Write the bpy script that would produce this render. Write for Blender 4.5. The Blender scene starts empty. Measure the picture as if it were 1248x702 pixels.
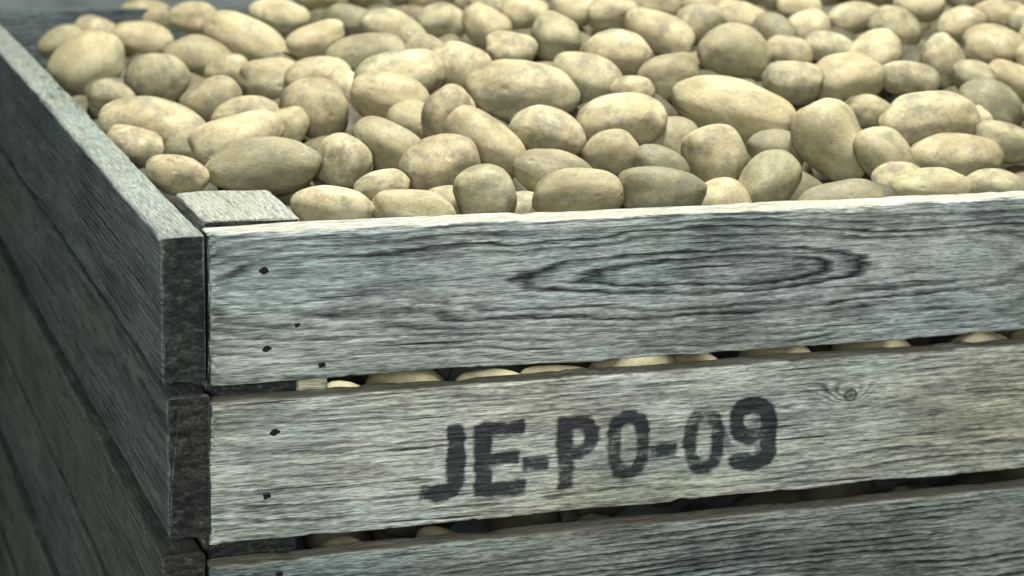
import bpy, bmesh, math, random
import numpy as np
from mathutils import Vector, Matrix, noise

random.seed(7)
S = bpy.context.scene
COL = S.collection

# ---------------------------------------------------------------- camera
F = 2590.0
def nrm(v): return v/np.linalg.norm(v)
dL = nrm(np.array([-974.,-690.,F]))
dR = np.array([7176.,-405.,F]); dR = nrm(dR - dL*np.dot(dR,dL))
up = np.cross(dR,dL)
M = np.stack([dR,dL,up],axis=1)          # cam = M @ world + t   (x right, y down, z fwd)
T = np.array([-369.,-66.,F])*(1.63/F)
CAM = -M.T@T
RIGHT, DOWN, FWD = M[0],M[1],M[2]
def ray(px,py):
    return RIGHT*(px-624)+DOWN*(py-351)+FWD*F
def project(P):
    c = M@np.array(P)+T
    return 624+F*c[0]/c[2], 351+F*c[1]/c[2], c[2]

cd = bpy.data.cameras.new("camera"); cam = bpy.data.objects.new("camera",cd); COL.objects.link(cam)
R = Matrix(((RIGHT[0],-DOWN[0],-FWD[0]),(RIGHT[1],-DOWN[1],-FWD[1]),(RIGHT[2],-DOWN[2],-FWD[2])))
cam.matrix_world = Matrix.Translation(Vector(CAM)) @ R.to_4x4()
cd.sensor_width=36; cd.lens=F/1248*36; cd.clip_start=0.05; cd.clip_end=100
cd.dof.use_dof=True; cd.dof.focus_distance=1.72; cd.dof.aperture_fstop=7.5
S.camera=cam
S.view_settings.view_transform='Standard'; S.view_settings.look='None'; S.view_settings.exposure=0

# ---------------------------------------------------------------- node helper
class NT:
    def __init__(s,name):
        s.m=bpy.data.materials.new(name); s.m.use_nodes=True
        s.t=s.m.node_tree; s.t.nodes.clear()
    def n(s,kind,**kw):
        nd=s.t.nodes.new(kind)
        for k,v in kw.items(): setattr(nd,k,v)
        return nd
    def setin(s,sock,v):
        if isinstance(v,bpy.types.NodeSocket): s.t.links.new(v,sock)
        else:
            if isinstance(v,tuple) and sock.type=='RGBA' and len(v)==3: v=(*v,1)
            sock.default_value=v
    def math(s,op,a,b=0.0,c=0.0,clamp=False):
        nd=s.n('ShaderNodeMath',operation=op,use_clamp=clamp)
        s.setin(nd.inputs[0],a); s.setin(nd.inputs[1],b); s.setin(nd.inputs[2],c)
        return nd.outputs[0]
    def noise(s,vec,scale,detail=3,rough=.5,dist=0.):
        nd=s.n('ShaderNodeTexNoise'); s.setin(nd.inputs['Vector'],vec)
        nd.inputs['Scale'].default_value=scale; nd.inputs['Detail'].default_value=detail
        nd.inputs['Roughness'].default_value=rough; nd.inputs['Distortion'].default_value=dist
        return nd.outputs['Fac']
    def map(s,vec,scale,loc=(0,0,0)):
        nd=s.n('ShaderNodeMapping'); s.setin(nd.inputs['Vector'],vec)
        nd.inputs['Scale'].default_value=scale; nd.inputs['Location'].default_value=loc
        return nd.outputs[0]
    def ramp(s,fac,stops,interp='LINEAR'):
        nd=s.n('ShaderNodeValToRGB'); s.setin(nd.inputs[0],fac)
        cr=nd.color_ramp; cr.interpolation=interp
        while len(cr.elements)<len(stops): cr.elements.new(.5)
        for e,(p,c) in zip(cr.elements,stops):
            e.position=p
            e.color=(c,c,c,1) if isinstance(c,(int,float)) else (*c,1)
        return nd.outputs[0]
    def mix(s,f,a,b,mode='MIX'):
        nd=s.n('ShaderNodeMix',data_type='RGBA',blend_type=mode)
        s.setin(nd.inputs[0],f)
        for i,v in ((6,a),(7,b)):
            if isinstance(v,tuple): v=(*v,1)
            s.setin(nd.inputs[i],v)
        return nd.outputs[2]
    def out(s,col,rough,height=None,dist=.001,spec=.3,strength=1.):
        b=s.n('ShaderNodeBsdfPrincipled'); s.setin(b.inputs['Base Color'],col)
        s.setin(b.inputs['Roughness'],rough); b.inputs['Specular IOR Level'].default_value=spec
        if height is not None:
            bp=s.n('ShaderNodeBump'); bp.inputs['Distance'].default_value=dist
            bp.inputs['Strength'].default_value=strength
            s.setin(bp.inputs['Height'],height); s.t.links.new(bp.outputs[0],b.inputs['Normal'])
        o=s.n('ShaderNodeOutputMaterial'); s.t.links.new(b.outputs[0],o.inputs[0])
        return s.m

def wood(name,seed,zc=-.06,d0=.03,freq=260,tilt=.0,bumps=(),knots=(),light=(.46,.48,.43),dark=(.035,.045,.05),
         blotch=.5,contrast=1.,paint=False,warm=.25,cool=.3,dust_shade=((.36,.34,.25),(.66,.63,.50)),dust_shade_amt=.93,fibm=.7,
         wobA=.035,wobC=.09,wobB=.0065,wobF=.0026,stretch=1.,bump=.0013,vmin=.15,vk=.6,soft=False):
    w=NT(name)
    tc=w.n('ShaderNodeTexCoord'); co=tc.outputs['Object']
    if stretch!=1.: co=w.map(co,(stretch,1,1))
    sx=w.n('ShaderNodeSeparateXYZ'); w.setin(sx.inputs[0],co); x,y,z=sx.outputs
    o=(seed*3.17,seed*1.3,seed*2.7)
    nA=w.noise(w.map(co,(2.2,3,9),o),1,1)
    nB=w.noise(w.map(co,(10,20,60),o),1,2,.6)
    nF=w.noise(w.map(co,(60,90,380),o),1,1,.6)
    nC=w.noise(w.map(co,(3.,1,1),(o[1],o[0],o[2])),1,1)
    zz=w.math('ADD',z,-zc); zz=w.math('ADD',zz,w.math('MULTIPLY',w.math('ADD',nA,-.5),wobA))
    d=w.math('ADD',w.math('ADD',y,d0),w.math('MULTIPLY',w.math('ADD',nC,-.5),wobC))
    d=w.math('ADD',d,w.math('MULTIPLY',x,tilt))
    r=w.math('SQRT',w.math('ADD',w.math('MULTIPLY',zz,zz),w.math('MULTIPLY',d,d)))
    r=w.math('ADD',r,w.math('MULTIPLY',w.math('ADD',nB,-.5),wobB))
    r=w.math('ADD',r,w.math('MULTIPLY',w.math('ADD',nF,-.5),wobF))
    ph=w.math('MULTIPLY',r,freq)
    kd=None; bz_=None
    for n_i,(bx,bz,sxx,szz,A) in enumerate(list(bumps)+[(k[0],k[1],k[2]*3.6,k[2]*2.,k[3]) for k in knots]):
        ax=w.math('MULTIPLY',w.math('ADD',x,-bx),1/sxx); az=w.math('MULTIPLY',w.math('ADD',z,-bz),1/szz)
        q=w.math('ADD',w.math('MULTIPLY',ax,ax),w.math('MULTIPLY',az,az))
        e=w.math('EXPONENT',w.math('MULTIPLY',q,-1))
        if A: ph=w.math('ADD',ph,w.math('MULTIPLY',e,A))
        bz_=e if bz_ is None else w.math('MAXIMUM',bz_,e)
    for k in knots:
        ax=w.math('MULTIPLY',w.math('ADD',x,-k[0]),1/(k[2]*1.2)); az=w.math('MULTIPLY',w.math('ADD',z,-k[1]),1/k[2])
        q=w.math('ADD',w.math('MULTIPLY',ax,ax),w.math('MULTIPLY',az,az))
        qn=w.math('ADD',w.math('SQRT',q),w.math('MULTIPLY',w.math('ADD',w.noise(co,200,3),-.5),.35))
        e=w.ramp(qn,[(0,1.),(.25,.6),(.50,.5),(.72,1.),(1.,0.)])
        kd=e if kd is None else w.math('MAXIMUM',kd,e)
    fr=w.math('FRACT',ph)
    ring=w.ramp(fr,[(0,1),(.24,.82),(.54,.3),(.72,0),(.88,.35),(1,1)] if soft else [(0,1),(.38,.9),(.64,.42),(.80,0),(.90,.15),(1,1)])
    wn=w.n('ShaderNodeTexWhiteNoise',noise_dimensions='1D'); w.setin(wn.inputs['W'],w.math('FLOOR',ph))
    perring=w.math('MULTIPLY_ADD',wn.outputs['Value'],.75,.3)
    vis=w.ramp(w.noise(w.map(co,(8,6,22),(o[2],o[0],o[1])),1,4,.65),[(.38,vmin),(.58,1.)])
    if bz_ is not None:
        vis=w.math('MULTIPLY_ADD',bz_,.5,w.math('MULTIPLY',vis,vk),clamp=True)
    vis=w.math('MULTIPLY',w.math('MULTIPLY',vis,perring),contrast,clamp=True)
    ringc=w.math('ADD',1,w.math('MULTIPLY',w.math('ADD',ring,-1),vis))
    fib=w.noise(w.map(co,(30,420,640),o),1,3,.75)
    fib2=w.noise(w.map(co,(110,500,1500),o),1,1,.6)
    fs=w.ramp(fib,[(.37,.15),(.47,.80),(.58,1.24)])
    fs2=w.ramp(fib2,[(.38,.3),(.54,1.1)])
    col=w.mix(ringc,dark,light)
    wv=w.ramp(w.noise(w.map(co,(4,5,9),(o[0],9,3)),1,2),[(.42,0.),(.60,1.)])
    col=w.mix(w.math('MULTIPLY',wv,warm),col,(1.,.89,.66),'MULTIPLY')
    col=w.mix(w.math('MULTIPLY',w.ramp(w.noise(w.map(co,(3,5,14),(1,o[0],3)),1,2),[(.42,0.),(.62,1.)]),cool),col,(.58,.82,.85),'MULTIPLY')
    col=w.mix(fibm,col,fs,'MULTIPLY'); col=w.mix(fibm*.9,col,fs2,'MULTIPLY')
    bl=w.ramp(w.noise(w.map(co,(6,10,26),(o[1],2,o[0])),1,5,.7),[(.40,.12),(.53,1.)])
    col=w.mix(blotch,col,bl,'MULTIPLY')
    cr=w.ramp(w.noise(w.map(co,(7,120,260),(o[2],5,o[0])),1,2,.5),[(.29,0.),(.325,1.)])
    col=w.mix(.8,col,cr,'MULTIPLY')
    if kd is not None: col=w.mix(w.math('MULTIPLY',kd,.9),col,(.035,.03,.022))
    sn=w.n('ShaderNodeSeparateXYZ'); w.setin(sn.inputs[0],tc.outputs['Normal'])
    endg=w.math('MULTIPLY_ADD',w.math('ABSOLUTE',sn.outputs[0]),3,-1.8,clamp=True)
    topm=w.math('MULTIPLY_ADD',sn.outputs[2],2.5,-1.1,clamp=True)
    dn=w.ramp(w.noise(w.map(co,(18,120,120),o),1,4,.65),[(.34,.2),(.52,1.)])
    dust_shade_c=w.mix(w.ramp(w.noise(w.map(co,(60,700,700),o),1,2,.7),[(.35,0.),(.62,1.)]),dust_shade[0],dust_shade[1])
    col=w.mix(w.math('MULTIPLY',w.math('MULTIPLY',topm,dn),dust_shade_amt),col,dust_shade_c)
    en=w.ramp(w.noise(w.map(co,(120,90,220),o),1,5,.8),[(.36,(.006,.007,.006)),(.50,(.026,.029,.025)),(.62,(.085,.088,.072)),(.72,(.20,.20,.17))])
    col=w.mix(w.math('MULTIPLY',endg,.95),col,en)
    h=w.math('ADD',w.math('MULTIPLY',ringc,.4),w.math('MULTIPLY',fib,1.))
    h=w.math('ADD',h,w.math('MULTIPLY',cr,.7))
    h=w.math('ADD',h,w.math('MULTIPLY',endg,w.math('MULTIPLY',w.noise(w.map(co,(160,90,240)),1,4,.75),2.2)))
    if paint:
        at=w.n('ShaderNodeAttribute',attribute_name='paint')
        pa=at.outputs['Fac']
        pn=w.math('ADD',w.math('MULTIPLY',w.noise(w.map(co,(60,100,110),o),1,5,.75),1.35),w.math('MULTIPLY',fib,.65))
        pa=w.math('ADD',w.math('MULTIPLY',pa,2.3),w.math('ADD',w.math('MULTIPLY',pn,-1.9),.96),clamp=True)
        pa=w.math('MULTIPLY',pa,w.math('MULTIPLY',at.outputs['Fac'],7.,clamp=True))
        pa=w.math('MULTIPLY',pa,w.math('MULTIPLY_ADD',fs2,.19,.75))
        col=w.mix(pa,col,w.mix(ringc,(.006,.008,.012),(.017,.021,.029)))
    return w.out(col,.85,h,bump,.2)

def sst(a,b,x):
    t=min(1,max(0,(x-a)/(b-a))); return t*t*(3-2*t)
# ---------------------------------------------------------------- board builder (sweep)
def board_mesh(name,L,H,Th,mat,seed,xs=None,nz=14,paintf=None,rough=1.,b=.0022):
    """runs local x 0..L ; front face y=0, back y=Th ; z 0..-H"""
    if xs is None:
        xs=list(np.linspace(0,L,max(8,int(L/.006))))
    prof=[(0,-b)]
    prof+= [(0,-b-(H-2*b)*i/nz) for i in range(1,nz)]
    prof+= [(0,-H+b),(b*.3,-H+b*.3),(b,-H)]
    prof+= [(b+(Th-2*b)*i/4,-H) for i in range(1,5)]
    prof+= [(Th-b*.3,-H+b*.3),(Th,-H+b)]
    prof+= [(Th,-H+b+(H-2*b)*i/5) for i in range(1,6)]
    prof+= [(Th-b*.3,-b*.3),(Th-b,0)]
    prof+= [(Th-b-(Th-2*b)*i/4,0) for i in range(1,5)]
    prof+= [(b*.3,-b*.3)]
    rings=[(xs[0],.0016)]+[(x,0.) for x in ([xs[0]+.0018]+list(xs[1:-1])+[xs[-1]-.0018])]+[(xs[-1],.0016)]
    V=[];A=[]
    P=len(prof)
    for x,ins in rings:
        wz=noise.noise((x*3,seed,0))*.0016*rough; 
        for (y,z) in prof:
            yy,z2=y,z
            if ins:
                yy=min(max(y,ins),Th-ins); z2=min(max(z,-H+ins),-ins)
            top=z>-H*.04; bot=z<-H*.96
            dz=wz
            chip=max(0,noise.noise((x*40,seed+8,y*30))-.25)*.004+max(0,noise.noise((x*110,seed+2,y*60))-.2)*.0014
            if top: dz+=noise.noise((x*14,seed+3,y*20))*.0014*rough - chip*rough
            chip=max(0,noise.noise((x*40,seed+9,y*30))-.25)*.004+max(0,noise.noise((x*110,seed+12,y*60))-.2)*.0018
            if bot: dz+=noise.noise((x*14,seed+5,y*20))*.0014*rough + chip*rough
            dy=noise.noise((x*2,seed+20,z*4))*.0016*rough
            dx=0
            if x<xs[0]+.003:
                dx=noise.noise((y*60,z*60,seed))*.0016+max(0,noise.noise((y*200,z*150,seed+4)))*.003
                if y<=.0005: dy+=max(0,noise.noise((z*110,seed,7)))*.006
                if y>=Th-.0005: dy-=max(0,noise.noise((z*110,seed,17)))*.005
            V.append((x+dx,yy+dy,z2+dz))
            A.append(paintf(x,z) if (paintf and y==0) else 0.)
    Fc=[]
    n=len(rings)
    for i in range(n-1):
        for j in range(P):
            k=(j+1)%P
            Fc.append((i*P+j,i*P+k,(i+1)*P+k,(i+1)*P+j))
    Fc.append(tuple(reversed(range(P)))); Fc.append(tuple((n-1)*P+j for j in range(P)))
    me=bpy.data.meshes.new(name); me.from_pydata(V,[],Fc); me.update()
    bm=bmesh.new(); bm.from_mesh(me); bmesh.ops.recalc_face_normals(bm,faces=bm.faces); bm.to_mesh(me); bm.free()
    for p in me.polygons: p.use_smooth = len(p.vertices)==4
    if paintf:
        at=me.attributes.new('paint','FLOAT','POINT'); at.data.foreach_set('value',A)
    me.materials.append(mat)
    return me

crate=bpy.data.objects.new("potato_crate",None); COL.objects.link(crate)
crate["label"]="weathered grey wooden potato crate with black stencilled lettering"; crate["category"]="crate"
LX,LY=1.75,1.34
crate.location=(0,0,-.88)
def part(name,me,loc,rotz=0,parent=crate):
    ob=bpy.data.objects.new(name,me); COL.objects.link(ob)
    ob.parent=parent
    pl=Vector((0,0,0))
    q=parent
    while q: pl+=q.location; q=q.parent
    ob.location=Vector(loc)-pl; ob.rotation_euler=(0,0,rotz)
    return ob

def onboard(px,py):
    d=ray(px,py); s=-CAM[1]/d[1]; P=CAM+d*s; return (P[0],P[2])
def arc(cx,cy,rx,ry,a0,a1,n=14,sh=-.08):
    out=[]
    for i in range(n+1):
        a=math.radians(a0+(a1-a0)*i/n)
        # squarish rounded loop
        c_,s_=math.cos(a),math.sin(a); k=(abs(c_)**2.8+abs(s_)**2.8)**(-1/2.8)
        x=rx*c_*k; y=ry*s_*k
        out.append((cx+x,cy+y+sh*x))
    return out
strokes=[ # (points, halfwidth px, strength)
 ([(556,526),(556,560)],13.5,1.),([(556,540),(556,588),(551,597),(540,601),(528,601)],13,1.),([(519,600),(542,601)],12,1.),
 ([(589,524),(589,597)],13.5,1.),([(588,525),(632,521)],11.5,1.),([(588,562),(627,558)],11,1.),([(588,598),(634,594)],11.5,1.),
 ([(643,567),(664,565)],10.5,1.),
 ([(689,516),(689,590)],13,1.),([(688,518),(706,515),(716,519),(721,527),(721,538),(716,547),(706,552),(690,554)],12,1.),
 (arc(766,543,18,34,0,360),11.5,.96),
 ([(797,551),(819,549)],10.5,1.),
 (arc(858,538,17,33,0,360),11.8,.84),
 (arc(917,514,19,19,0,360),12.5,1.),
 ([(937,510),(937,550),(931,561),(917,566),(897,563)],13.5,1.),
 ([(872,520),(894,552),(905,562)],9,.58),([(919,515),(932,552)],14,.62),([(858,525),(858,552)],8,.30),
]
px2m=1.63/F*1.06
SEG=[]
for pts,hw,st in strokes:
    q=[onboard(*p) for p in pts]
    for a,b in zip(q[:-1],q[1:]): SEG.append((a,b,hw*px2m,st,1. if len(pts)==2 else 0.))
SA=np.array([s[0] for s in SEG]);SB=np.array([s[1] for s in SEG]);SW=np.array([s[2] for s in SEG]);SS=np.array([s[3] for s in SEG]);SQ=np.array([s[4] for s in SEG])
B2TOP=-.1363
UV_=(SB-SA)/np.linalg.norm(SB-SA,axis=1)[:,None]; UL=np.linalg.norm(SB-SA,axis=1)
xP0=onboard(668,550)[0]; xP1=onboard(800,550)[0]
def paintf(x,z):
    zz=z+B2TOP
    if x<.12 or x>.52: return 0.
    nx=noise.noise((x*90,zz*90,1.))*.0014; nz_=noise.noise((x*90,zz*90,8.))*.0014
    p=np.array([x+nx,zz+nz_])
    rel=p-SA
    al=(rel*UV_).sum(1); pe=np.abs(rel[:,0]*UV_[:,1]-rel[:,1]*UV_[:,0])
    over=np.maximum(-al,al-UL)
    dsq=np.sqrt(np.maximum(pe-SW*.6,0)**2+np.maximum(over-SW*.4,0)**2)-SW*.4
    drd=np.sqrt(pe**2+np.maximum(over,0)**2)-SW
    d=np.where(SQ>.5,dsq,drd)
    core=np.clip(.5-d/.0066,0,1)*SS
    halo=np.exp(-np.maximum(d,0)/.0045)*.21*SS
    v=float(max(core.max(),halo.max()))
    mid=-.196+.02*(x-xP0)
    if xP0<x<xP1: v*=1-.12*(1-sst(mid-.012,mid+.012,zz))
    v*=1-.13*max(0,noise.noise((x*38,zz*38,4.))*2)
    return v

tlo=onboard(498,560)[0]; thi=onboard(975,540)[0]
xs_text=list(np.arange(0,tlo,.006))+list(np.arange(tlo,thi,.0012))+list(np.arange(thi,LX,.008))+[LX]
TH=.028
def lb(px,py,top):
    X,Z=onboard(px,py); return X,Z-top
b1=lb(880,330,0); b3=lb(1080,320,0); b4=lb(680,335,0); kn=lb(1037,482,B2TOP)
cream=((.21,.20,.155),(.42,.40,.315)); green=((.10,.115,.095),(.27,.295,.245)); seam_shade=((.045,.05,.046),(.11,.12,.105))  # last pair: seam shade painted onto the tops of the lower side boards
mA=wood("wood_top",1.3,zc=b1[1],d0=.10*b1[0],freq=168,tilt=-.10,bumps=[(b1[0],b1[1],.22,.06,0),(b3[0],b3[1],.12,.06,1.2),(b4[0],b4[1],.12,.05,1.0)],light=(.74,.79,.75),dark=(.030,.038,.040),blotch=.50,contrast=1.35,dust_shade=cream,cool=.40,warm=.3,fibm=.70,wobA=.026,wobC=.05,wobB=.0125,wobF=.0030,vmin=.15,vk=.65,soft=True)
mB=wood("wood_lettered",4.1,zc=-.16,d0=.05,freq=210,tilt=.0,knots=[(kn[0],kn[1],.0066,4.)],light=(.88,.90,.80),dark=(.11,.125,.115),blotch=.40,contrast=1.15,paint=True,warm=.5,cool=.35,dust_shade=cream,fibm=.72,wobA=.03,wobC=.05,wobF=.0034,vk=.85,soft=True)
mC=wood("wood_lower",7.7,zc=-.10,d0=.04,freq=180,tilt=-.08,light=(.46,.51,.47),dark=(.025,.033,.033),blotch=.55,contrast=1.4,fibm=.78,wobA=.03,wobC=.05,cool=.4,wobF=.0034,dust_shade=cream)
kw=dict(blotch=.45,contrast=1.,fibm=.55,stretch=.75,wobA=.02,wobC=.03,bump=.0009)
mD=wood("wood_dim",11.2,zc=-.14,d0=.03,freq=180,light=(.28,.335,.315),dark=(.035,.045,.042),dust_shade=green,warm=.1,dust_shade_amt=.9,**kw)
mE=wood("wood_dim_grey",15.9,zc=-.03,d0=.06,freq=180,light=(.265,.30,.27),dark=(.04,.05,.044),dust_shade=seam_shade,warm=.2,dust_shade_amt=1.,**kw)
mF=wood("wood_dim_olive",13.3,zc=-.15,d0=.03,freq=180,light=(.25,.275,.235),dark=(.04,.046,.039),dust_shade=seam_shade,warm=.3,dust_shade_amt=1.,**kw)
mG=wood("wood_shadowed",18.9,zc=-.08,d0=.02,freq=170,light=(.12,.145,.145),dark=(.03,.04,.04),blotch=.5,dust_shade=((.05,.06,.055),(.12,.135,.125)))
rows=[(0,.1232),(-.1363,.1193),(-.2735,.12),(-.407,.12),(-.542,.12),(-.677,.12)]
nail_mat=NT("nail_iron").out((.010,.010,.011),.7)
def nail_mesh(r,sd):
    bm=bmesh.new()
    bmesh.ops.create_cone(bm,cap_ends=True,segments=18,radius1=r,radius2=r*.8,depth=.001)
    for v in bm.verts:
        a=math.atan2(v.co.y,v.co.x); k=1+.45*noise.noise((math.cos(a)*1.3+sd,math.sin(a)*1.3,sd))+.2*noise.noise((math.cos(a)*4+sd,math.sin(a)*4,sd))
        v.co.x*=k*1.25; v.co.y*=k*.85
    bmesh.ops.rotate(bm,verts=bm.verts,matrix=Matrix.Rotation(math.radians(90),3,'X'))
    me=bpy.data.meshes.new("nail"); bm.to_mesh(me); bm.free(); me.materials.append(nail_mat); return me
nm=[nail_mesh(.0036,1.1),nail_mesh(.0032,5.3),nail_mesh(.0027,9.9),nail_mesh(.0022,13.7)]
nails=[[(322,330),(325,425),(392,445),(362,396)],[(335,527),(325,605)],[(340,700)],[],[],[]]
for i,(zt,h) in enumerate(rows):
    mat=[mA,mB,mC,mC,mC,mC][i]
    th=TH if i==0 else .022
    if i==1: me=board_mesh("crate_board",LX,h,th,mat,2.2,xs=xs_text,nz=95,paintf=paintf,rough=1.3)
    else: me=board_mesh("crate_board",LX,h,th,mat,i*5.5+.7,rough=1.25)
    ob=part("crate_board",me,(0,0,zt))
    if i==1: ob["label"]="pale weathered board with black stencilled JE-PO-09"
    for k,(a,b) in enumerate(nails[i]):
        X,Z=onboard(a,b)
        part("nail",nm[(k+i)%4],(X,-.0004,Z),0,ob)
srows=[(-.001,.1180),(-.1290,.1180),(-.2605,.1200),(-.3925,.1205),(-.5255,.1205),(-.6585,.1205)]
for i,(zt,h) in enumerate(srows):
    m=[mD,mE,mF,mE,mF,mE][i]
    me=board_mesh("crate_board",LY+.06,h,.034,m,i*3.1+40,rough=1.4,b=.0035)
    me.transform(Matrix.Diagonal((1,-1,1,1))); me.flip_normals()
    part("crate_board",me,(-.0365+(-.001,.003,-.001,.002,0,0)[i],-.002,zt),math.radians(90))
for i,(zt,h) in enumerate(srows):
    me=board_mesh("crate_board",LX,h,.028,mG,i*3.7+60)
    part("crate_board",me,(0,LY,zt+.008))
    me=board_mesh("crate_board",LY+.06,h,.034,mE,i*3.9+80)
    me.transform(Matrix.Diagonal((1,-1,1,1))); me.flip_normals()
    part("crate_board",me,(LX+.003,-.002,zt),math.radians(90))
mP=wood("wood_post",21.,zc=-.02,d0=.02,freq=230,light=(.36,.38,.33),dark=(.10,.10,.08),blotch=.35,dust_shade=((.15,.16,.13),(.36,.37,.30)),dust_shade_amt=.8)
def post(x,y,z):
    me=board_mesh("corner_post",.108,.80+z,.078,mP,x*7+y,xs=list(np.linspace(0,.108,16)))
    me.transform(Matrix.Diagonal((1,-1,1,1))); me.flip_normals()
    o=part("corner_post",me,(x,y,z),math.radians(90)); return o
post(.0015,TH+.0035,.0035); post(LX-.08,TH+.0035,.0035); post(.0015,LY-.112,-.09); post(LX-.08,LY-.112,-.09)
# little pale batten end showing in the upper slot next to the post
mS=wood("wood_fresh",27.,freq=300,light=(.80,.74,.55),dark=(.4,.36,.24),blotch=.3,contrast=.6,fibm=.5)
xa=onboard(368,468)[0]; xb=onboard(405,466)[0]
me=board_mesh("batten",xb-xa,.035,.012,mS,3.3,xs=list(np.linspace(0,xb-xa,6)))
part("batten",me,(xa+.003,.0245,-.1245))
me=board_mesh("crate_floor",LX-.004,.02,LY-TH-.01,mG,99.)
part("crate_floor",me,(.002,TH+.004,-.78))

# ---------------------------------------------------------------- ground + back wall of store
def sheet(name,verts,mat):
    me=bpy.data.meshes.new(name); me.from_pydata(verts,[],[(0,1,2,3)]); me.materials.append(mat)
    o=bpy.data.objects.new(name,me); COL.objects.link(o); o["kind"]="structure"; return o
c=NT("concrete"); tc=c.n('ShaderNodeTexCoord').outputs['Object']
cc=c.ramp(c.noise(tc,2.5,6,.6),[(.3,(.10,.105,.095)),(.7,(.2,.205,.19))])
cm=c.out(cc,.9,c.noise(tc,60,5,.6),.003)
g=sheet("ground",[(-12,-12,-.95),(12,-12,-.95),(12,12,-.95),(-12,12,-.95)],cm)
c=NT("store_wall"); tc=c.n('ShaderNodeTexCoord').outputs['Object']
cc=c.ramp(c.noise(c.map(tc,(1.5,1,5)),1.3,5,.6),[(.35,(.09,.11,.11)),(.65,(.30,.34,.34))])
wm=c.out(cc,.9,c.noise(tc,40,4),.003)
wl=sheet("store_wall",[(-6,2.6,-.95),(8,2.6,-.95),(8,2.6,2.2),(-6,2.6,2.2)],wm); 
for y in (.1,.65,1.2):
    me=board_mesh("skid",LX,.07,.09,mG,y*9+3); part("skid",me,(0,y,-.83))

# ---------------------------------------------------------------- potatoes
def pot_mesh(seed,sub,bend,taper,eyes):
    rnd=random.Random(seed)
    bm=bmesh.new(); bmesh.ops.create_icosphere(bm,subdivisions=sub,radius=1)
    E=[]
    for _ in range(eyes):
        v=Vector((rnd.uniform(-1,1),rnd.gauss(0,.8),rnd.gauss(0,.8))).normalized(); E.append((v,rnd.uniform(.035,.06),rnd.uniform(.045,.085)))
    o=Vector((seed*3.3,seed*1.7,seed*2.9))
    for v in bm.verts:
        p=v.co.copy().normalized()
        n_=2.22; f0=(abs(p.x)**n_+(p.y*p.y+p.z*p.z)**(n_/2))**(-1/n_)
        r=f0*(1+noise.noise(p*.9+o)*.15+noise.noise(p*1.8+o)*.045+noise.noise(p*4.5+o)*.009)
        for e,dep,wd in E:
            a=(p-e).length
            if a<wd*3:
                r-=dep*math.exp(-(a/wd)**2); 
                r+=dep*.25*math.exp(-((a-wd*1.5)/(wd*.6))**2)
        q=p*r
        q.y*=(1+taper*q.x); q.z*=(1+taper*q.x)
        q.z+=bend*(q.x*q.x-.4)
        v.co=q
    xs=[v.co.x for v in bm.verts]; ys=[v.co.y for v in bm.verts]; zs=[v.co.z for v in bm.verts]
    cx,cy,cz=[(max(a)+min(a))/2 for a in (xs,ys,zs)]; hx,hy,hz=[(max(a)-min(a))/2 for a in (xs,ys,zs)]
    for v in bm.verts: v.co=Vector(((v.co.x-cx)/hx,(v.co.y-cy)/hy,(v.co.z-cz)/hz))
    for f in bm.faces: f.smooth=True
    me=bpy.data.meshes.new("potato"); bm.to_mesh(me); bm.free(); return me
def skin(name,mul,soilamt,sc=1.):
    p=NT(name); tcn=p.n('ShaderNodeTexCoord'); tc=tcn.outputs['Object']
    oi=p.n('ShaderNodeObjectInfo'); rnd=oi.outputs['Random']
    vadd=p.n('ShaderNodeVectorMath',operation='ADD'); cmb=p.n('ShaderNodeCombineXYZ')
    p.setin(cmb.inputs[0],p.math('MULTIPLY',rnd,37.)); p.setin(cmb.inputs[1],p.math('MULTIPLY',rnd,91.)); p.setin(vadd.inputs[0],tc); p.setin(vadd.inputs[1],cmb.outputs[0]); tv=vadd.outputs[0]
    # object space is squashed per potato: fine marks are evened out by a milder x scale
    tm=p.map(tv,(1.5,1,1)) if sc==1. else tv
    base=p.ramp(p.noise(tv,1.25*sc,3,.6),[(.30,(.30*mul,.26*mul,.155*mul)),(.50,(.415*mul,.368*mul,.232*mul)),(.70,(.535*mul,.488*mul,.335*mul))])
    tone=p.ramp(rnd,[(0,(.56,.57,.52)),(.12,(.72,.71,.63)),(.25,(1.,.965,.88)),(.45,(.82,.83,.75)),(.6,(1.07,1.05,.99)),(.8,(.91,.88,.79)),(1,(.72,.74,.68))])
    col=p.mix(1.,base,tone,'MULTIPLY')
    mott=p.ramp(p.noise(tm,8*sc,4,.75),[(.34,.66),(.55,1.)])
    col=p.mix(.6,col,mott,'MULTIPLY')
    sv=p.math('ADD',p.noise(tm,1.4*sc,6,.74),p.math('MULTIPLY',p.math('SINE',p.math('MULTIPLY',rnd,57.)),.06))
    soil=p.ramp(sv,[(.48,0.),(.64,1.)])
    col=p.mix(p.math('MULTIPLY',soil,soilamt),col,(.13*mul,.125*mul,.092*mul))
    vo=p.n('ShaderNodeTexVoronoi'); p.setin(vo.inputs['Vector'],tm); vo.inputs['Scale'].default_value=5*sc
    dots=p.ramp(vo.outputs['Distance'],[(.04,0.),(.09,1.)])
    col=p.mix(.65,col,dots,'MULTIPLY')
    spk=p.ramp(p.noise(tm,30*sc,2,.7),[(.33,.35),(.42,1.)])
    col=p.mix(.55,col,spk,'MULTIPLY')
    h=p.math('ADD',p.math('MULTIPLY',p.noise(tm,16*sc,4,.7),.5),p.math('MULTIPLY',dots,.25))
    return p.out(col,p.ramp(rnd,[(0,.60),(.5,.70),(1,.62)]),h,.0011,.32)
pm=skin("potato_skin",1.,.64)
pmd=skin("potato_skin_shaded",.45,.75)  # darker skin copy: shade under the top layer put into the colour
pmh=skin("potato_skin_heap_shaded",.30,.7,24.)  # darkest skin copy: unlit depth of the heap painted in
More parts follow.
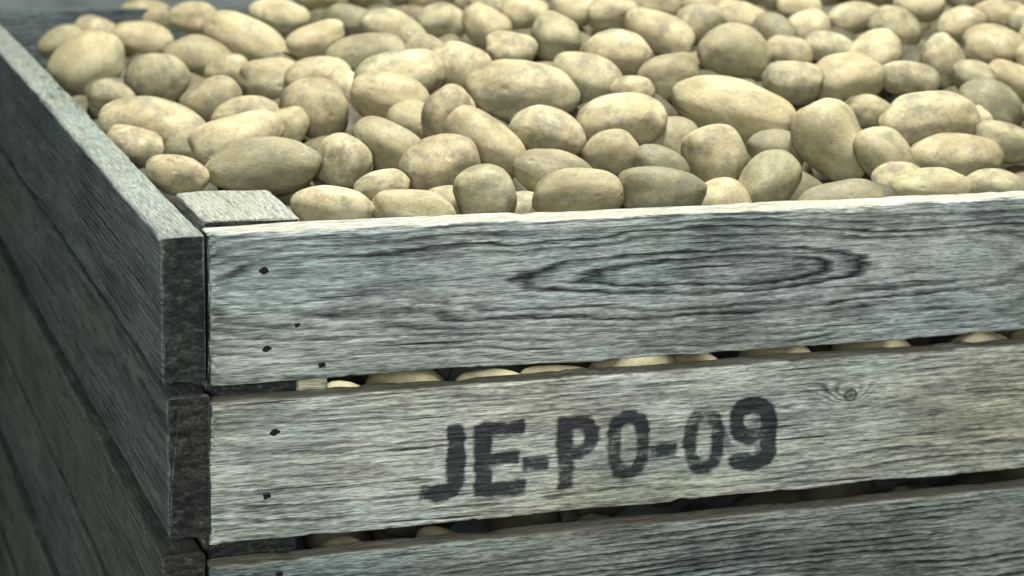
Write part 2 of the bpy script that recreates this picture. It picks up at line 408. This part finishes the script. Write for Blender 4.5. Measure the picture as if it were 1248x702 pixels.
pmg=skin("potato_skin_gap_lit",1.15,.4,24.)  # skin brightened so potatoes in the board slots read as lit
VAR=[]; VARD=[]; LOW=[]
NV=18
for i in range(NV):
    a=(i*1.37+2.1, .20*math.sin(i*2.1), .11*math.cos(i*1.7), 5+i%4)
    m=pot_mesh(a[0],5,a[1],a[2],a[3]); m.materials.append(pm); VAR.append(m)
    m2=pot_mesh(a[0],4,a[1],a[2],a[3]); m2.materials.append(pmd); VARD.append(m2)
    LOW.append(pot_mesh(a[0],3,a[1],a[2],a[3]))

def H(X,Y):
    lf=sst(-.02,.55,X)
    back=1-sst(.95,1.3,Y)*.5
    return .000+.075*(1-math.exp(-max(0,Y-.06)/.26))*lf*back -.022*sst(.75,1.15,Y)*(1-lf) -.006*(1-lf)
G=[(404,255,104,56,8),(503,258,108,56,12),(592,240,82,74,75),(704,237,114,66,-5),(806,233,110,58,6),(878,246,50,38,0),
(935,222,92,68,-40),(1025,241,125,36,-3),(1135,228,98,46,2),(1212,226,80,40,2),(215,214,80,50,8),(320,203,145,68,-4),
(418,197,74,68,20),(465,228,72,42,-10),(536,204,100,80,-20),(471,178,92,64,35),(592,176,112,66,32),(668,161,96,62,20),
(678,211,112,54,18),(747,187,76,62,15),(758,144,112,60,-5),(806,203,72,48,25),(873,192,84,78,60),(822,172,60,52,30),
(893,134,156,78,17),(1014,172,112,84,52),(1080,192,90,62,50),(1133,146,124,68,-3),(1165,192,126,56,4),(1226,175,84,50,15),
(1208,132,88,66,35),(184,157,148,70,14),(160,182,56,42,10),(290,168,118,58,-22),(256,126,84,56,-28),(383,131,88,76,10),
(300,140,86,46,-5),(330,99,84,60,5),(388,92,84,46,-5),(475,121,98,66,10),(486,90,116,54,-12),(447,66,104,44,-6),
(546,140,74,64,-50),(562,82,84,62,30),(637,113,142,80,4),(714,96,90,64,18),(677,47,68,60,30),(753,66,88,62,4),
(815,94,82,58,-20),(897,63,92,70,20),(966,101,76,54,8),(1035,97,88,68,-5),(960,66,60,46,10),(105,81,104,78,-48),
(190,98,84,68,-15),(243,73,94,62,6),(172,47,80,42,6),(298,48,112,52,25),(176,17,74,34,0),(238,22,66,42,10),(340,20,76,44,12),
(386,50,74,44,-18),(482,38,90,48,24),(424,26,64,42,5),(538,26,66,46,-5),(591,33,64,50,30),(622,62,66,46,10),
(700,13,60,42,8),(748,16,66,42,-10),(803,37,92,46,28),(852,28,62,50,-20),(905,22,72,40,12),(942,42,58,50,40),(985,36,58,52,-40),
(1012,60,68,42,20),(1066,68,72,60,-35),(1092,34,68,50,30),(1106,98,80,46,8),(1150,76,72,54,65),(1214,60,84,60,10),
(1172,30,66,46,-10),(1232,98,70,44,25),(1218,18,68,40,5),(1188,96,60,46,30),(1040,22,66,42,-8),(975,8,60,38,10),(1120,8,64,38,5),
(640,14,58,42,-5),(520,62,58,40,20),(600,5,60,36,5),(860,2,62,36,-8),(800,4,64,36,6),
(1180,152,62,44,-20),(1062,138,62,44,15),(770,112,56,40,5),(345,160,60,44,-30),(945,185,60,46,15),(236,180,54,36,10),
(505,150,50,40,20),(425,112,54,40,40),(1100,225,50,36,10),(545,255,46,34,0),(640,262,48,36,0),(278,88,50,38,0),
(75,52,60,40,-20),(120,40,62,40,10),(138,118,60,40,20)]
pots=[]
rg=random.Random(3)
for (cx,cy,Lp,Wp,an) in G:
    sm=0
    full=58+32*sst(0,250,cy)
    if Lp<full*.78:
        k=full*.88/Lp; sm=.018; Wp=max(Wp*k,full*.88*.62); Lp=full*.88
    if Wp<.57*Lp and Lp<140:
        nw=.58*Lp; cy+=(nw-Wp)*.35; Wp=nw
    if Lp>=140: Wp=max(Wp,.50*Lp)
    d=ray(cx,cy)/F
    s=1.6
    while s<3.4:
        P=CAM+d*s
        if P[2]<=H(P[0],P[1])-sm: break
        s+=.004
    a=math.radians(an)
    ax=RIGHT*math.cos(a)+DOWN*math.sin(a)
    ax=nrm(ax+FWD*rg.uniform(-.18,.18))
    b=nrm(-RIGHT*math.sin(a)+DOWN*math.cos(a)); b=nrm(b-ax*np.dot(b,ax)); c3=np.cross(ax,b)
    pots.append(dict(d=d,s=s,Lp=Lp,Wp=Wp,ax=np.stack([ax,b,c3]),k=rg.uniform(.80,.95),off=np.zeros(3),s0=s))
def fin(q):
    dep=q['s']
    q['P']=CAM+q['d']*dep+q['off']
    sc=(dep+q['s0'])/2
    a=q['Lp']*sc/F/2*1.0; b=q['Wp']*sc/F/2*1.0
    q['r']=np.array([a,b,b*q['k']])
def rad(q,dirv):
    t=(q['ax']@dirv)/q['r']; return 1/math.sqrt((t*t).sum())
def ext(q,dirv):
    t=(q['ax']@dirv)*q['r']; return math.sqrt((t*t).sum())
for q in pots: fin(q)
EX=np.array([1.,0,0]);EY=np.array([0,1.,0])
for it in range(60):
    for i in range(len(pots)):
        for j in range(i):
            A,B=pots[i],pots[j]
            dv=B['P']-A['P']; dist=np.linalg.norm(dv)
            if dist>.14 or dist<1e-6: continue
            u=dv/dist; ov=(rad(A,u)+rad(B,u))*.98-dist
            if ov>0:
                sgn=1 if B['s']>A['s'] else -1
                m=min(.006,ov*.5)
                A['s']-=m*sgn*.35; B['s']+=m*sgn*.5
                fin(A);fin(B)
    for q in pots:
        if q['P'][1]-ext(q,EY)<TH+.001: q['s']+=.004; fin(q)
        e=ext(q,EX)
        if q['P'][0]-e<-.001: q['off'][0]+= min(.004,-.001-(q['P'][0]-e)); fin(q)
        q['s']=min(q['s'],q['s0']+.16); fin(q)
hand=len(pots)
def free(P,r,ax,lst,tol):
    for B in lst:
        dv=B['P']-P; 
        if abs(dv[0])>.13 or abs(dv[1])>.13 or abs(dv[2])>.13: continue
        dist=np.linalg.norm(dv)
        if dist<1e-6: return False
        u=dv/dist
        t=(ax@u)/r
        if dist<(rad(B,u)+1/math.sqrt((t*t).sum()))*tol: return False
    return True
def randax(rg,flat=.35):
    a=np.array([rg.gauss(0,1),rg.gauss(0,1),rg.gauss(0,flat)]); a=nrm(a)
    b=nrm(np.cross(a,[rg.uniform(-.4,.4),rg.uniform(-.4,.4),1])); return np.stack([a,b,np.cross(a,b)])
def inside(P,r,ax):
    q=dict(ax=ax,r=r); ex,ey=ext(q,EX),ext(q,EY)
    return ex<P[0]+.001 and P[0]<LX-ex and P[1]>TH+ey and P[1]<LY-ey and not(P[0]<.08+ex*.8 and P[1]<.14+ey*.8)
def rsize(rg):
    a=rg.uniform(.037,.050); b=a*rg.uniform(.60,.78); return np.array([a,b,b*rg.uniform(.85,1)])
def covered(P,mg):
    x,y,_=project(P)
    for (cx,cy,Lp,Wp,an) in G:
        a=math.radians(an); dx,dy=x-cx,y-cy
        u=(dx*math.cos(a)+dy*math.sin(a))/(Lp/2+mg); v=(-dx*math.sin(a)+dy*math.cos(a))/(Wp/2+mg)
        if u*u+v*v<1: return True
    return False
def throw(n,dz0,dz1,tol,mg,rg,shaded=False):
    c=0
    for _ in range(n):
        X=rg.uniform(.02,LX-.02); Y=rg.uniform(.05,LY-.02)
        if mg is not None and X<.08 and Y>.9: continue
        P=np.array([X,Y,H(X,Y)+rg.uniform(dz0,dz1)-(.02*sst(.95,1.2,Y)*(1-sst(.1,.3,X)))])
        x,y,_d=project(P)
        if y<-60 or x>1330: continue
        r=rsize(rg); ax=randax(rg)
        if not inside(P,r,ax): continue
        if mg is not None and covered(P,mg): continue
        if free(P,r,ax,pots,tol):
            pots.append(dict(P=P,r=r,ax=ax,shaded=shaded)); c+=1
    return c
n1=throw(8000,-.014,.004,.93,16,rg)
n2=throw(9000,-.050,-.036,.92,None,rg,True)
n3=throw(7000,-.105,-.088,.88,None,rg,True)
gap=[]
for k in range(1600):
    r=rsize(rg)*.95; P=np.array([rg.uniform(.11,.95),0,rg.uniform(-.168,-.158)])
    ax=randax(rg,.12); q=dict(ax=ax,r=r); P[1]=.0228+ext(q,EY)+rg.uniform(0,.0015)
    if P[0]-ext(q,EX)<xb: continue
    if free(P,r,ax,pots,.88): pots.append(dict(P=P,r=r,ax=ax)); gap.append(len(pots)-1)
for px,dz in ((400,-.001),(545,-.004),(730,-.002),(1110,-.004)):
    r=rsize(rg)*.7; X=onboard(px,650)[0]; P=np.array([X+.02,0,-.302+dz]); ax=randax(rg); q=dict(ax=ax,r=r); P[1]=.0235+ext(q,EY)
    pots.append(dict(P=P,r=r,ax=ax)); gap.append(len(pots)-1)
for (z0,z1,n) in ((-.085,-.06,800),(-.16,-.10,900),(-.36,-.20,1600)):
    for _ in range(n):
        r=rsize(rg); P=np.array([rg.uniform(.05,1.2),rg.uniform(.075,.21),rg.uniform(z0,z1)]); ax=randax(rg)
        if P[1]<.11 and z0>-.36 and z0<-.09: continue
        if P[1]<.165 and z0==-.36: continue
        if inside(P,r,ax) and free(P,r,ax,pots,.86): pots.append(dict(P=P,r=r,ax=ax))
labels=[("large elongated tan potato lying in the heap"),("small roundish tan potato in the heap"),("dusty tan potato resting among the others")]
gs=set(gap)
for i in range(min(300,len(pots))):
    q=pots[i]; me=(VARD if q.get('shaded') else VAR)[(i*7+3)%NV]
    ob=bpy.data.objects.new("potato",me); COL.objects.link(ob)
    Rm=Matrix([list(a) for a in q['ax']]).transposed()
    sc=Matrix.Diagonal(tuple(q['r']))
    fl=Matrix.Rotation(math.pi/2*rg.randint(0,3),3,'X')
    if rg.random()<.5: fl=Matrix.Rotation(math.pi,3,'Z')@fl
    ob.matrix_world=Matrix.Translation(Vector(q['P']))@(Rm@sc@fl).to_4x4()
    asp=q['r'][0]/q['r'][1]
    ob["label"]="soil-flecked potato wedged below the others, skin darkened for shade" if q.get('shaded') else (labels[0] if asp>1.65 else (labels[1] if asp<1.3 else labels[2]))
    ob["category"]="potato"; ob["group"]="potatoes heaped in the crate"
VV=[];FF=[];MI=[];off=0
lowdat=[]
for m in LOW:
    lowdat.append((np.array([v.co[:] for v in m.vertices]),np.array([p.vertices[:] for p in m.polygons])))
for i in range(300,len(pots)):
    q=pots[i]; v,f=lowdat[i%NV]
    w_=(v*q['r'])@q['ax']+q['P']; VV.append(w_); FF.append(f+off); off+=len(v); MI+= [1 if i in gs else 0]*len(f)
if VV:
    me=bpy.data.meshes.new("potato_heap"); me.from_pydata(np.concatenate(VV).tolist(),[],np.concatenate(FF).tolist())
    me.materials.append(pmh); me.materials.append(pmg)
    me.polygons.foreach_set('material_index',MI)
    for pl in me.polygons: pl.use_smooth=True
    ob=bpy.data.objects.new("potato_heap",me); COL.objects.link(ob)
    ob["kind"]="stuff"; ob["label"]="lower layers of tan potatoes filling the crate"; ob["category"]="potatoes"
for m in LOW: bpy.data.meshes.remove(m)

# ---------------------------------------------------------------- light
def area(name,loc,tgt,size,en,colr):
    l=bpy.data.lights.new(name,'AREA'); l.shape='SQUARE'; l.size=size; l.energy=en; l.color=colr
    o=bpy.data.objects.new(name,l); COL.objects.link(o); o.location=loc
    o.rotation_euler=(Vector(tgt)-Vector(loc)).to_track_quat('-Z','Y').to_euler()
area("ceiling_lamp",(.55,.12,2.2),(.5,.4,0),.50,155,(1.,.99,.94))
area("front_fill",(-1.1,-3.1,.85),(.2,.3,-.1),.6,80,(.97,1.,.975))  # added low fill from the front to lift the boards and slots
W=bpy.data.worlds.new("World"); S.world=W; W.use_nodes=True
W.node_tree.nodes["Background"].inputs[0].default_value=(.62,.80,.78,1); W.node_tree.nodes["Background"].inputs[1].default_value=.03
